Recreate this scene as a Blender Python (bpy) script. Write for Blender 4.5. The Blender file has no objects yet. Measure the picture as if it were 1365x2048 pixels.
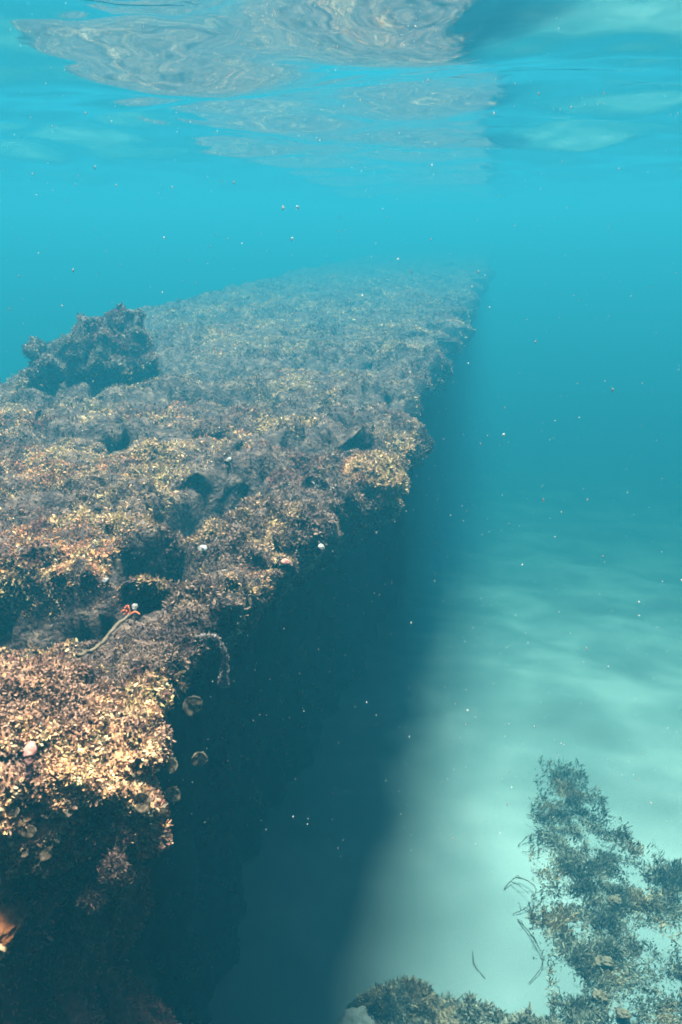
import bpy, math, random
import numpy as np
from mathutils import Vector, Matrix

random.seed(7)
RNG = np.random.default_rng(11)
scene = bpy.context.scene
COL = scene.collection
R = math.radians

# ------------------------------------------------------------------ camera
SURF_Z = 0.66        # sea surface (camera is the zero level)
LEDGE_Z = -0.80      # top of the ledge
BED_Z = -3.80        # sandy seabed
cam_data = bpy.data.cameras.new('camera')
cam = bpy.data.objects.new('camera', cam_data)
COL.objects.link(cam)
cam.location = (0, 0, 0)
cam.rotation_euler = (R(90 - 19.65), 0, R(10.6))
cam_data.sensor_fit = 'VERTICAL'
cam_data.sensor_height = 24.0
cam_data.lens = 12.0 * 1607.0 / 1024.0
cam_data.clip_start = 0.02
cam_data.clip_end = 500
scene.camera = cam

# ------------------------------------------------------------------ sky, sun, exposure
SUN_EL, SUN_AZ = 77.0, -14.0       # azimuth measured from +Y towards +X
world = bpy.data.worlds.new('World')
scene.world = world
world.use_nodes = True
wn = world.node_tree
wn.nodes.clear()
w_out = wn.nodes.new('ShaderNodeOutputWorld')
w_bg = wn.nodes.new('ShaderNodeBackground')
w_sky = wn.nodes.new('ShaderNodeTexSky')
w_sky.sky_type = 'NISHITA'
w_sky.sun_disc = False
w_sky.sun_elevation = R(SUN_EL)
w_sky.sun_rotation = R(SUN_AZ)
w_bg.inputs['Strength'].default_value = 0.05
wn.links.new(w_sky.outputs[0], w_bg.inputs[0])
wn.links.new(w_bg.outputs[0], w_out.inputs[0])

sun_d = bpy.data.lights.new('sun', 'SUN')
sun_d.energy = 5.0
sun_d.angle = R(17)
sun_d.color = (1.0, 0.95, 0.87)
sun = bpy.data.objects.new('sun', sun_d)
COL.objects.link(sun)
S = Vector((math.cos(R(SUN_EL)) * math.sin(R(SUN_AZ)), math.cos(R(SUN_EL)) * math.cos(R(SUN_AZ)), math.sin(R(SUN_EL))))
sun.rotation_euler = S.to_track_quat('Z', 'Y').to_euler()
sun.location = S * 20

scene.view_settings.view_transform = 'Standard'
scene.view_settings.look = 'None'
scene.view_settings.exposure = 2.5
scene.view_settings.gamma = 1.0
scene.view_settings.use_curve_mapping = False
cy = scene.cycles
cy.max_bounces = 5
cy.diffuse_bounces = 0
cy.glossy_bounces = 3
cy.transmission_bounces = 3
cy.volume_bounces = 0
cy.transparent_max_bounces = 10
cy.sample_clamp_indirect = 6.0
cy.use_denoising = True
cy.filter_width = 1.8
cy.use_adaptive_sampling = True
cy.adaptive_threshold = 0.03

# ------------------------------------------------------------------ numeric helpers
def _hash(ix, iy, iz, seed):
    h = (ix.astype(np.int64) * 374761393 + iy.astype(np.int64) * 668265263 + iz.astype(np.int64) * 2147483647 + seed * 974634777) & 0xffffffff
    h = ((h ^ (h >> 13)) * 1274126177) & 0xffffffff
    h = ((h ^ (h >> 16)) * 2246822519) & 0xffffffff
    return (h ^ (h >> 15)) & 0xffffffff

def noise(p, seed=0):
    """gradient noise, about -1..1, for an (n,3) array"""
    p = np.asarray(p, dtype=np.float64)
    i = np.floor(p).astype(np.int64)
    f = p - i
    u = f * f * f * (f * (f * 6 - 15) + 10)
    out = np.zeros(len(p))
    for dx in (0, 1):
        wx = u[:, 0] if dx else 1 - u[:, 0]
        for dy in (0, 1):
            wy = u[:, 1] if dy else 1 - u[:, 1]
            for dz in (0, 1):
                wz = u[:, 2] if dz else 1 - u[:, 2]
                h = _hash(i[:, 0] + dx, i[:, 1] + dy, i[:, 2] + dz, seed)
                gx = (h & 1023) / 511.5 - 1
                gy = ((h >> 10) & 1023) / 511.5 - 1
                gz = ((h >> 20) & 1023) / 511.5 - 1
                out += wx * wy * wz * (gx * (f[:, 0] - dx) + gy * (f[:, 1] - dy) + gz * (f[:, 2] - dz))
    return out * 1.4

def fbm(p, freq, octaves=4, seed=0, gain=0.5):
    p = np.asarray(p) * freq
    a, s = 1.0, 0.0
    for k in range(octaves):
        s = s + a * noise(p, seed + k * 17)
        p = p * 2.03 + 3.7
        a *= gain
    return s

def vnoise(p, freq, octaves=3, seed=0, gain=0.5):
    return np.stack([fbm(p, freq, octaves, seed + 100 * k, gain) for k in range(3)], 1)

def smooth(a, b, x):
    t = np.clip((x - a) / (b - a), 0, 1)
    return t * t * (3 - 2 * t)

def make_mesh(name, verts, faces, mat, parent=None, colors=None, smooth_shade=True, extra=None):
    """faces: (n,k) int array with constant k"""
    verts = np.asarray(verts, dtype=np.float32)
    faces = np.asarray(faces, dtype=np.int32)
    me = bpy.data.meshes.new(name)
    n, k = faces.shape
    me.vertices.add(len(verts))
    me.vertices.foreach_set('co', verts.ravel())
    me.loops.add(n * k)
    me.loops.foreach_set('vertex_index', faces.ravel())
    me.polygons.add(n)
    me.polygons.foreach_set('loop_start', np.arange(0, n * k, k, dtype=np.int32))
    me.polygons.foreach_set('loop_total', np.full(n, k, dtype=np.int32))
    me.polygons.foreach_set('use_smooth', np.full(n, smooth_shade, dtype=bool))
    me.update(calc_edges=True)
    if colors is not None:
        ca = me.color_attributes.new('tint', 'FLOAT_COLOR', 'POINT')
        c4 = np.ones((len(verts), 4), dtype=np.float32)
        c4[:, :3] = colors
        ca.data.foreach_set('color', c4.ravel())
    me.materials.append(mat)
    ob = bpy.data.objects.new(name, me)
    COL.objects.link(ob)
    if parent is not None:
        ob.parent = parent
        ob.matrix_parent_inverse = Matrix.Translation(-Vector(parent.location))
    return ob

def empty(name, loc):
    o = bpy.data.objects.new(name, None)
    o.empty_display_size = 0.05
    COL.objects.link(o)
    o.location = loc
    return o

def tag(o, label=None, cat=None, group=None, kind=None):
    if label: o['label'] = label
    if cat: o['category'] = cat
    if group: o['group'] = group
    if kind: o['kind'] = kind
    return o

def grid_faces(nu, nv, off=0):
    i = np.arange(nu - 1)[:, None] * nv + np.arange(nv - 1)[None, :]
    i = i.ravel() + off
    return np.stack([i, i + 1, i + nv + 1, i + nv], 1)

# ------------------------------------------------------------------ materials
def new_mat(name):
    m = bpy.data.materials.new(name)
    m.use_nodes = True
    nt = m.node_tree
    bsdf = nt.nodes['Principled BSDF']
    return m, nt, bsdf

def ramp_mat(name, stops, scale, rough=0.85, bump=0.3, bump_scale=None, detail=8.0, bump_dist=0.01, attr=False, spec=0.2):
    m, nt, b = new_mat(name)
    tc = nt.nodes.new('ShaderNodeTexCoord')
    ns = nt.nodes.new('ShaderNodeTexNoise')
    ns.inputs['Scale'].default_value = scale
    ns.inputs['Detail'].default_value = detail
    ns.inputs['Roughness'].default_value = 0.65
    nt.links.new(tc.outputs['Object'], ns.inputs['Vector'])
    cr = nt.nodes.new('ShaderNodeValToRGB')
    e = cr.color_ramp.elements
    while len(e) < len(stops):
        e.new(0.5)
    for k, (pos, c) in enumerate(stops):
        e[k].position = pos
        e[k].color = (*c, 1)
    nt.links.new(ns.outputs['Fac'], cr.inputs['Fac'])
    col = cr.outputs['Color']
    if attr:
        at = nt.nodes.new('ShaderNodeAttribute')
        at.attribute_name = 'tint'
        mx = nt.nodes.new('ShaderNodeMix')
        mx.data_type = 'RGBA'
        mx.blend_type = 'MULTIPLY'
        mx.inputs['Factor'].default_value = 1.0
        nt.links.new(col, mx.inputs['A'])
        nt.links.new(at.outputs['Color'], mx.inputs['B'])
        col = mx.outputs['Result']
    nt.links.new(col, b.inputs['Base Color'])
    b.inputs['Roughness'].default_value = rough
    b.inputs['Specular IOR Level'].default_value = spec
    if bump:
        n2 = nt.nodes.new('ShaderNodeTexNoise')
        n2.inputs['Scale'].default_value = bump_scale or scale * 3
        n2.inputs['Detail'].default_value = 6
        nt.links.new(tc.outputs['Object'], n2.inputs['Vector'])
        bp = nt.nodes.new('ShaderNodeBump')
        bp.inputs['Strength'].default_value = bump
        bp.inputs['Distance'].default_value = bump_dist
        nt.links.new(n2.outputs['Fac'], bp.inputs['Height'])
        nt.links.new(bp.outputs['Normal'], b.inputs['Normal'])
    return m

def tint_mat(name, rough=0.75, transl=0.25, spec=0.25):
    """small leaves coloured one by one by their own tint, a little light passing through"""
    m, nt, b = new_mat(name)
    at = nt.nodes.new('ShaderNodeAttribute')
    at.attribute_name = 'tint'
    nt.links.new(at.outputs['Color'], b.inputs['Base Color'])
    b.inputs['Roughness'].default_value = rough
    b.inputs['Specular IOR Level'].default_value = spec
    tr = nt.nodes.new('ShaderNodeBsdfTranslucent')
    nt.links.new(at.outputs['Color'], tr.inputs['Color'])
    mx = nt.nodes.new('ShaderNodeMixShader')
    mx.inputs['Fac'].default_value = transl
    nt.links.new(b.outputs[0], mx.inputs[1])
    nt.links.new(tr.outputs[0], mx.inputs[2])
    nt.links.new(mx.outputs[0], nt.nodes['Material Output'].inputs['Surface'])
    return m

M_ROCK = ramp_mat('ledge_stone', [(0.30, (0.016, 0.009, 0.009)), (0.48, (0.055, 0.032, 0.028)), (0.60, (0.13, 0.08, 0.06)), (0.76, (0.34, 0.22, 0.14))],
                  24.0, bump=1.0, bump_scale=70, bump_dist=0.014)
M_CRUST = ramp_mat('crusted_stone', [(0.30, (0.07, 0.025, 0.022)), (0.45, (0.26, 0.10, 0.06)), (0.60, (0.50, 0.25, 0.12)), (0.75, (0.72, 0.52, 0.32))],
                   16.0, bump=0.9, bump_scale=70, bump_dist=0.012)
M_DARKROCK = ramp_mat('weedy_boulder_stone', [(0.3, (0.03, 0.025, 0.022)), (0.55, (0.10, 0.075, 0.06)), (0.75, (0.26, 0.19, 0.14))], 20.0, bump=0.8, bump_scale=50)
M_SAND = ramp_mat('pale_sand', [(0.25, (0.17, 0.215, 0.22)), (0.47, (0.25, 0.31, 0.315)), (0.64, (0.40, 0.46, 0.46))], 0.7, rough=0.95, bump=0.35, bump_scale=90, bump_dist=0.006, detail=2.5)
M_TURF = tint_mat('algae_turf')
M_WEED = tint_mat('seaweed_leaves', transl=0.3)
M_SHELL = ramp_mat('pale_shell', [(0.3, (0.16, 0.12, 0.11)), (0.5, (0.32, 0.27, 0.24)), (0.75, (0.52, 0.47, 0.43))], 60.0, rough=0.6, bump=0.3, bump_scale=150)
M_SPONGE = ramp_mat('orange_sponge', [(0.3, (0.16, 0.04, 0.014)), (0.5, (0.36, 0.11, 0.035)), (0.75, (0.50, 0.24, 0.10))], 70.0, rough=0.9, bump=0.9, bump_scale=160, bump_dist=0.006)
M_PINK = ramp_mat('pink_crust', [(0.3, (0.35, 0.10, 0.09)), (0.55, (0.62, 0.25, 0.2)), (0.8, (0.78, 0.45, 0.36))], 50.0, rough=0.9, bump=0.8, bump_scale=150, bump_dist=0.006)
M_TWIG = ramp_mat('twig_bark', [(0.3, (0.07, 0.05, 0.035)), (0.7, (0.20, 0.14, 0.09))], 60.0, bump=0.5)
M_STONE = ramp_mat('pale_stone', [(0.3, (0.5, 0.45, 0.40)), (0.7, (0.75, 0.70, 0.62))], 25.0, bump=0.4)
M_FISH = ramp_mat('dark_fish', [(0.3, (0.02, 0.025, 0.025)), (0.7, (0.06, 0.07, 0.06))], 60.0, rough=0.4, bump=0.0)
M_SNOW = ramp_mat('drifting_flecks', [(0.3, (0.6, 0.6, 0.58)), (0.7, (0.75, 0.75, 0.73))], 20.0, bump=0.0)

M_MAROON = ramp_mat('maroon_stone', [(0.30, (0.035, 0.012, 0.011)), (0.5, (0.10, 0.035, 0.028)), (0.65, (0.20, 0.075, 0.05)), (0.80, (0.36, 0.16, 0.09))], 18.0, bump=0.9, bump_scale=70, bump_dist=0.012)
M_WALL = ramp_mat('shade_black_wall', [(0.30, (0.006, 0.004, 0.004)), (0.55, (0.018, 0.012, 0.011)), (0.75, (0.045, 0.028, 0.022))], 16.0, bump=1.0, bump_scale=50, bump_dist=0.014)  # deep shade under the ledge put into a near-black base colour
M_BEDROCK = ramp_mat('weedy_bed_stone', [(0.3, (0.05, 0.045, 0.04)), (0.55, (0.10, 0.09, 0.075)), (0.75, (0.17, 0.15, 0.12))], 9.0, bump=0.8, bump_scale=40)
M_COBBLE = ramp_mat('tan_cobble', [(0.3, (0.16, 0.11, 0.08)), (0.7, (0.36, 0.25, 0.17))], 30.0, bump=0.6, bump_scale=80)
M_SPONGE_RIM = ramp_mat('sponge_rim', [(0.3, (0.36, 0.15, 0.06)), (0.65, (0.55, 0.34, 0.19))], 80.0, rough=0.8, bump=0.4, bump_scale=150)
M_PALEWEED = ramp_mat('pale_weed', [(0.3, (0.13, 0.09, 0.085)), (0.7, (0.30, 0.23, 0.20))], 90.0, bump=0.6, bump_scale=200, bump_dist=0.003)
M_RED = ramp_mat('red_weed', [(0.3, (0.55, 0.08, 0.03)), (0.7, (0.85, 0.25, 0.12))], 90.0, bump=0.3, bump_scale=200)

def see_through(m, fac):
    nt = m.node_tree
    b = nt.nodes['Principled BSDF']
    tr = nt.nodes.new('ShaderNodeBsdfTranslucent')
    tr.inputs['Color'].default_value = (0.7, 0.7, 0.68, 1)
    mx = nt.nodes.new('ShaderNodeMixShader')
    mx.inputs['Fac'].default_value = fac
    nt.links.new(b.outputs[0], mx.inputs[1])
    nt.links.new(tr.outputs[0], mx.inputs[2])
    nt.links.new(mx.outputs[0], nt.nodes['Material Output'].inputs['Surface'])
see_through(M_SNOW, 0.5)

def fan_material():
    m, nt, b = new_mat('banded_fan_leaf')
    at = nt.nodes.new('ShaderNodeAttribute')
    at.attribute_name = 'tint'
    nt.links.new(at.outputs['Color'], b.inputs['Base Color'])
    b.inputs['Roughness'].default_value = 0.9
    b.inputs['Specular IOR Level'].default_value = 0.05
    tr = nt.nodes.new('ShaderNodeBsdfTranslucent')
    nt.links.new(at.outputs['Color'], tr.inputs['Color'])
    mx = nt.nodes.new('ShaderNodeMixShader')
    mx.inputs['Fac'].default_value = 0.35
    nt.links.new(b.outputs[0], mx.inputs[1])
    nt.links.new(tr.outputs[0], mx.inputs[2])
    nt.links.new(mx.outputs[0], nt.nodes['Material Output'].inputs['Surface'])
    return m
M_FAN = fan_material()

# water surface: what the Fresnel law reflects is mirrored, the rest passes through
def water_material():
    m = bpy.data.materials.new('sea_surface')
    m.use_nodes = True
    nt = m.node_tree
    nt.nodes.clear()
    out = nt.nodes.new('ShaderNodeOutputMaterial')
    mix = nt.nodes.new('ShaderNodeMixShader')
    fr = nt.nodes.new('ShaderNodeFresnel')
    fr.inputs['IOR'].default_value = 1.333
    gl = nt.nodes.new('ShaderNodeBsdfGlossy')
    gl.inputs['Roughness'].default_value = 0.045
    gl.inputs['Color'].default_value = (1, 1, 1, 1)
    tp = nt.nodes.new('ShaderNodeBsdfTransparent')
    nt.links.new(fr.outputs[0], mix.inputs['Fac'])
    nt.links.new(tp.outputs[0], mix.inputs[1])
    nt.links.new(gl.outputs[0], mix.inputs[2])
    nt.links.new(mix.outputs[0], out.inputs['Surface'])
    return m

# ------------------------------------------------------------------ sea surface
def graded(lo, hi, fine_lo, fine_hi, step, growth):
    mid = list(np.arange(fine_lo, fine_hi + step * 0.5, step))
    a, s, up = mid[-1], step, []
    while a < hi:
        s *= growth
        a += s
        up.append(min(a, hi))
    a, s, dn = mid[0], step, []
    while a > lo:
        s *= growth
        a -= s
        dn.append(max(a, lo))
    return np.array(dn[::-1] + mid + up)

HALF = 70.0
def build_surface():
    xs = graded(-HALF, HALF, -3.2, 2.6, 0.022, 1.03)
    ys = graded(-HALF, HALF, 1.7, 7.0, 0.022, 1.025)
    X, Y = np.meshgrid(xs, ys, indexing='ij')
    P = np.stack([X.ravel(), Y.ravel(), np.zeros(X.size)], 1)
    z = np.zeros(len(P))
    rg = np.random.default_rng(9)
    # (wavelength, slope amplitude): long swell to short chop, mostly across the view
    for lam, sl, n in ((2.6, 0.110, 3), (1.3, 0.11, 4), (0.7, 0.075, 5), (0.36, 0.044, 6), (0.18, 0.024, 7), (0.11, 0.012, 6)):
        for _ in range(n):
            l = lam * rg.uniform(0.75, 1.3)
            th = R(75) + rg.normal(0, 0.4)
            k = 2 * math.pi / l
            ph = rg.uniform(0, 6.283)
            a = sl / k * rg.uniform(0.6, 1.2)
            z += a * np.sin(k * (math.cos(th) * P[:, 0] + math.sin(th) * P[:, 1]) + ph)
    fade = 1 - smooth(14, 50, np.hypot(P[:, 0], P[:, 1]))
    env = 0.75 + 0.5 * fbm(P, 0.35, 2, 77)
    z = z * np.clip(env, 0.2, 1.4) * fade
    P[:, 2] = SURF_Z + z
    o = make_mesh('water_surface', P, grid_faces(len(xs), len(ys))[:, ::-1], water_material())
    return tag(o, kind='structure'), float(P[:, 2].max())
water, WATER_TOP = build_surface()

# ------------------------------------------------------------------ seabed
def bed_height(x, y):
    P = np.stack([np.asarray(x, float), np.asarray(y, float), np.zeros(np.size(x))], 1)
    h = 0.09 * fbm(P, 0.6, 3, 31) + 0.006 * fbm(P, 2.2, 2, 47)
    sp = 1.6 * np.log1p(np.exp(np.clip((np.asarray(y, float) - 5.2) / 1.6, -30, 30)))
    return BED_Z + h - 6.0 * (1 - np.exp(-0.31 * sp / 6.0))       # the bottom slopes away into deeper water
def build_bed():
    xs = graded(-HALF, HALF, -1.2, 3.6, 0.05, 1.05)
    ys = graded(-HALF, HALF, 2.4, 9.0, 0.05, 1.05)
    X, Y = np.meshgrid(xs, ys, indexing='ij')
    P = np.stack([X.ravel(), Y.ravel(), bed_height(X.ravel(), Y.ravel())], 1)
    return tag(make_mesh('sandy_seabed', P, grid_faces(len(xs), len(ys))[:, ::-1], M_SAND), kind='structure')
build_bed()

# ------------------------------------------------------------------ the water itself
def build_haze(top):
    lo, hi = np.array([-HALF + 1, -HALF + 1, BED_Z - 7.4]), np.array([HALF - 1, HALF - 1, top + 0.04])
    v = np.array([[a, b, c] for a in (lo[0], hi[0]) for b in (lo[1], hi[1]) for c in (lo[2], hi[2])])
    f = np.array([[0, 1, 3, 2], [4, 6, 7, 5], [0, 4, 5, 1], [2, 3, 7, 6], [0, 2, 6, 4], [1, 5, 7, 3]])
    m = bpy.data.materials.new('sea_water')
    m.use_nodes = True
    nt = m.node_tree
    nt.nodes.clear()
    out = nt.nodes.new('ShaderNodeOutputMaterial')
    pv = nt.nodes.new('ShaderNodeVolumePrincipled')
    pv.inputs['Density'].default_value = 0.315
    pv.inputs['Color'].default_value = (0.012, 0.124, 0.187, 1)
    pv.inputs['Absorption Color'].default_value = (0.17, 0.41, 0.41, 1)
    pv.inputs['Anisotropy'].default_value = 0.36
    nt.links.new(pv.outputs[0], out.inputs['Volume'])
    o = make_mesh('haze', v, f, m, smooth_shade=False)
    return tag(o, kind='stuff')
build_haze(WATER_TOP)

# ------------------------------------------------------------------ fronds
def fronds(P, N, length, width, color, seed=1, lean=0.8, curl=1.2, segs=2, taper=0.45, colvar=0.25, up=None):
    """curled ribbons growing out of P along N; returns verts, quads, colours"""
    rg = np.random.default_rng(seed)
    n = len(P)
    T = rg.normal(size=(n, 3))
    T -= N * np.sum(T * N, 1, keepdims=True)
    T /= np.linalg.norm(T, axis=1, keepdims=True) + 1e-9
    D = N + T * lean * rg.uniform(0.2, 1.3, (n, 1))
    if up is not None:
        D = D + up
    D /= np.linalg.norm(D, axis=1, keepdims=True)
    B = np.cross(D, T)
    B += 0.6 * rg.normal(size=(n, 3))
    B -= D * np.sum(B * D, 1, keepdims=True)
    B /= np.linalg.norm(B, axis=1, keepdims=True) + 1e-9
    C = np.cross(B, D)
    cur = curl * rg.uniform(-1.0, 1.4, (n, 1))
    L = np.asarray(length).reshape(-1, 1) * np.ones((n, 1))
    W = np.asarray(width).reshape(-1, 1) * np.ones((n, 1))
    V = np.zeros((n, segs + 1, 2, 3))
    pos = P.copy()
    for s in range(segs + 1):
        t = s / segs
        ang = cur * t
        d = D * np.cos(ang) + C * np.sin(ang)
        if s:
            pos = pos + d * L / segs
        w = W * (0.55 + 0.9 * t if t < 0.6 else 1.15 - (1 - taper) * (t - 0.6) / 0.4)
        tw = B + 0.5 * t * C * rg.normal(size=(n, 1))
        V[:, s, 0] = pos - tw * w * 0.5
        V[:, s, 1] = pos + tw * w * 0.5
    idx = np.arange(n)[:, None] * (2 * (segs + 1))
    F = []
    for s in range(segs):
        b = idx + 2 * s
        F.append(np.concatenate([b, b + 1, b + 3, b + 2], 1))
    c = color * (1 + colvar * rg.normal(size=(n, 1)))
    c = np.clip(c, 0.01, 0.9)
    Cc = np.repeat(c, 2 * (segs + 1), axis=0)
    return V.reshape(-1, 3), np.concatenate(F, 0), Cc

def join(parts):
    vs, fs, cs, off = [], [], [], 0
    for v, f, c in parts:
        vs.append(v); fs.append(f + off); cs.append(c)
        off += len(v)
    return np.concatenate(vs), np.concatenate(fs), np.concatenate(cs)

def sample_surface(V, F, n, weight=None, seed=3):
    """n random points on a quad mesh with face normals; weight per face"""
    rg = np.random.default_rng(seed)
    T = np.concatenate([F[:, [0, 1, 2]], F[:, [0, 2, 3]]], 0)
    a, b, c = V[T[:, 0]], V[T[:, 1]], V[T[:, 2]]
    cr = np.cross(b - a, c - a)
    ar = np.linalg.norm(cr, axis=1)
    w = ar.copy()
    if weight is not None:
        cen = (a + b + c) / 3
        w = w * weight(cen, cr / (ar[:, None] + 1e-12))
    cs = np.cumsum(w)
    k = np.searchsorted(cs, rg.uniform(0, cs[-1], n))
    k = np.clip(k, 0, len(T) - 1)
    r1, r2 = np.sqrt(rg.uniform(size=(n, 1))), rg.uniform(size=(n, 1))
    P = a[k] * (1 - r1) + b[k] * r1 * (1 - r2) + c[k] * r1 * r2
    N = cr[k] / (ar[k][:, None] + 1e-12)
    return P, N

PAL = {'cream': (0.86, 0.57, 0.33), 'olive': (0.50, 0.34, 0.15), 'tan': (0.62, 0.36, 0.21), 'pink': (0.68, 0.30, 0.17),
       'maroon': (0.24, 0.08, 0.06), 'mauve': (0.25, 0.155, 0.125), 'white': (0.76, 0.66, 0.58), 'orange': (0.80, 0.38, 0.14), 'dark': (0.085, 0.048, 0.045)}
PAL = {k: np.array(v) for k, v in PAL.items()}

def turf_colors(P, seed=5, warm=0.0):
    """patchy growth: clumps of one kind a few centimetres wide, in zones of dark, cream, olive and pink"""
    rg = np.random.default_rng(seed)
    n = len(P)
    zone = fbm(P, 2.4, 3, 201)
    warmth = fbm(P, 1.9, 3, 301) + warm
    sc = 1.0 / np.clip(0.5 + 0.25 * P[:, 1:2], 0.7, 3.0)
    Q = P * sc
    clump = 0.55 * noise(Q * 34.0, 401) + 0.75 * noise(Q * 12.0, 411) + 0.18 * rg.normal(size=n)
    kind = noise(Q * 30.0, 421) + 0.25 * rg.normal(size=n)
    bright = clump + 1.1 * zone + 0.08
    dark = np.where((noise(Q * 20.0, 431) > 0)[:, None], PAL['mauve'], PAL['dark'])
    dark = np.where((warmth > 0.12)[:, None], 0.5 * (dark + PAL['maroon']), dark)
    cool = np.where((kind < -0.15)[:, None], PAL['olive'], np.where((kind < 0.30)[:, None], PAL['tan'], PAL['cream']))
    hot = np.where((kind < -0.12)[:, None], PAL['pink'], np.where((kind < 0.16)[:, None], PAL['orange'], PAL['cream']))
    light = np.where((warmth > 0.25)[:, None], hot, cool)
    k = smooth(-0.02, 0.58, bright)[:, None]
    c = dark * (1 - k) + light * k
    wh = (noise(Q * 26.0, 441) > 0.74)
    c = np.where(wh[:, None], 0.6 * PAL['white'] + 0.4 * c, c)
    return c * np.array((1.10, 1.0, 0.88))

# ------------------------------------------------------------------ the ledge
ER_Y = np.array([0.9, 1.13, 1.25, 1.41, 1.70, 2.05, 2.40, 2.73, 3.00, 3.34, 3.8, 4.4, 5.8, 8.0, 13., 20., 45.])
ER_X = np.array([-.60, -.60, -.63, -.62, -.57, -.49, -.41, -.34, -.34, -.30, -.37, -.40, -.37, -.33, -.30, -.3, -.3])
EL_Y = np.array([0.9, 2.0, 3.0, 4.3, 5.2, 6.5, 8.2, 13., 45.])
EL_X = np.array([-3.4, -3.2, -3.0, -2.9, -3.2, -3.6, -3.75, -3.95, -4.0])
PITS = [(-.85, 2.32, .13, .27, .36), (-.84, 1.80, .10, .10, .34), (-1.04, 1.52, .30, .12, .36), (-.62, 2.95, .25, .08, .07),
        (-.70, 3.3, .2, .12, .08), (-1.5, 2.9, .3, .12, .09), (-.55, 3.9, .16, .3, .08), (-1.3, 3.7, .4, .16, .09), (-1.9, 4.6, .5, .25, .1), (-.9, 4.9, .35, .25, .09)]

def pit_mask(x, y):
    m = np.zeros_like(x)
    for (px, py, rx, ry, d) in PITS:
        q = ((x - px) / rx) ** 2 + ((y - py) / ry) ** 2
        m = np.maximum(m, np.exp(-q ** 2))
    return m

def top_height(x, y):
    P = np.stack([x, y, np.zeros_like(x)], 1)
    h = LEDGE_Z + 0.055 * fbm(P, 1.1, 3, 11) + 0.030 * fbm(P, 4.5, 3, 13)
    for (px, py, rx, ry, d) in PITS:
        q = ((x - px) / rx) ** 2 + ((y - py) / ry) ** 2
        h = h - d * np.exp(-q ** 2)
    return h

FRONT_Y = 1.10
def build_ledge():
    root = empty('sea_ledge', (-1.6, 3.0, BED_Z))
    tag(root, 'long flat ledge overgrown with brown algae, running from lower left into the blue distance', 'rock ledge')
    ys = [FRONT_Y]
    while ys[-1] < 40:
        ys.append(ys[-1] + max(0.011, 0.0075 * ys[-1] ** 1.25))
    ys = np.array(ys)
    t = np.linspace(0, 1, 210)
    t = 1 - (1 - t) ** 1.5 * 1.0                       # closer columns towards the right edge
    xr = np.interp(ys, ER_Y, ER_X)
    q = np.stack([ys * 1.0, ys * 0, ys * 0], 1)
    xr = xr + (0.045 + 0.03 * ys) * fbm(q, 2.1, 3, 733) * smooth(1.4, 2.0, ys) * (1 - 0.6 * smooth(8, 20, ys))
    xl = np.interp(ys, EL_Y, EL_X)
    X = xl[:, None] + (xr - xl)[:, None] * t[None, :]
    Y = np.repeat(ys[:, None], len(t), 1)
    xx, yy = X.ravel(), Y.ravel()
    zz = top_height(xx, yy)
    dr = (np.repeat(xr[:, None], len(t), 1).ravel() - xx)
    df = yy - FRONT_Y
    dl = xx - np.repeat(xl[:, None], len(t), 1).ravel()
    zz = zz - 0.05 * np.exp(-dr / 0.035) - 0.05 * np.exp(-df / 0.035) - 0.15 * np.exp(-dl / 0.2)
    top = np.stack([xx, yy, zz], 1)
    faces = [grid_faces(len(ys), len(t))]
    parts = [top]
    off = len(top)
    nd = 60
    sd = np.linspace(0, 1, nd) ** 1.3
    def skirt(edge_pts, outward, undercut, flip):
        nonlocal off
        n = len(edge_pts)
        depth = sd[None, :] * (edge_pts[:, 2:3] - (bed_height(edge_pts[:, 0], edge_pts[:, 1])[:, None] - 0.2))
        q = np.repeat(edge_pts[:, None, :], nd, 1).copy()
        q[:, :, 2] -= depth
        prof = 0.03 * np.sin(np.clip(depth / 0.12, 0, 1) * math.pi) - undercut * smooth(0.10, 0.70, depth)
        q[:, :, :2] += prof[:, :, None] * outward[:, None, :]
        f = grid_faces(n, nd, off)
        faces.append(f if not flip else f[:, ::-1])
        parts.append(q.reshape(-1, 3))
        off += n * nd
    tg = top.reshape(len(ys), len(t), 3)
    corner = np.array([0.7071, -0.7071])
    ow = np.tile(np.array([1.0, 0.0]), (len(ys), 1))
    k = np.exp(-(ys - FRONT_Y) / 0.10)[:, None]
    ow = ow * (1 - k) + corner * k
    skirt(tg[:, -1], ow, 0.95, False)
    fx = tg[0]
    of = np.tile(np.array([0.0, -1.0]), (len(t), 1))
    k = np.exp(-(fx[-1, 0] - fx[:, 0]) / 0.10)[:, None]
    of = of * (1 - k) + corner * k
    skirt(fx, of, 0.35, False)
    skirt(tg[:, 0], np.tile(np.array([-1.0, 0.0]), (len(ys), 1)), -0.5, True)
    V = np.concatenate(parts)
    F = np.concatenate(faces)
    amp = 1.0
    V = V + 0.060 * amp * vnoise(V, 3.5, 2, 61) + 0.046 * vnoise(V, 9.0, 2, 71)
    near = 1 - smooth(3.0, 6.0, V[:, 1])
    V = V + (0.014 * near)[:, None] * vnoise(V, 30.0, 2, 81)
    ntop = len(faces[0])
    make_mesh('stone', V[:len(top)], F[:ntop], M_ROCK, root)
    n0 = len(top)
    for fs in faces[1:]:
        lo, hi = fs.min(), fs.max() + 1
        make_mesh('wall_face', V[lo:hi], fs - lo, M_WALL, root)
    return root, V, F, len(top)
ledge, LV, LF, LTOP = build_ledge()

def lift(x, y):
    """height of the built ledge top close to a point"""
    d = (LV[:LTOP, 0] - x) ** 2 + (LV[:LTOP, 1] - y) ** 2
    k = np.argsort(d)[:6]
    return float(LV[k, 2].mean())

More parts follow.
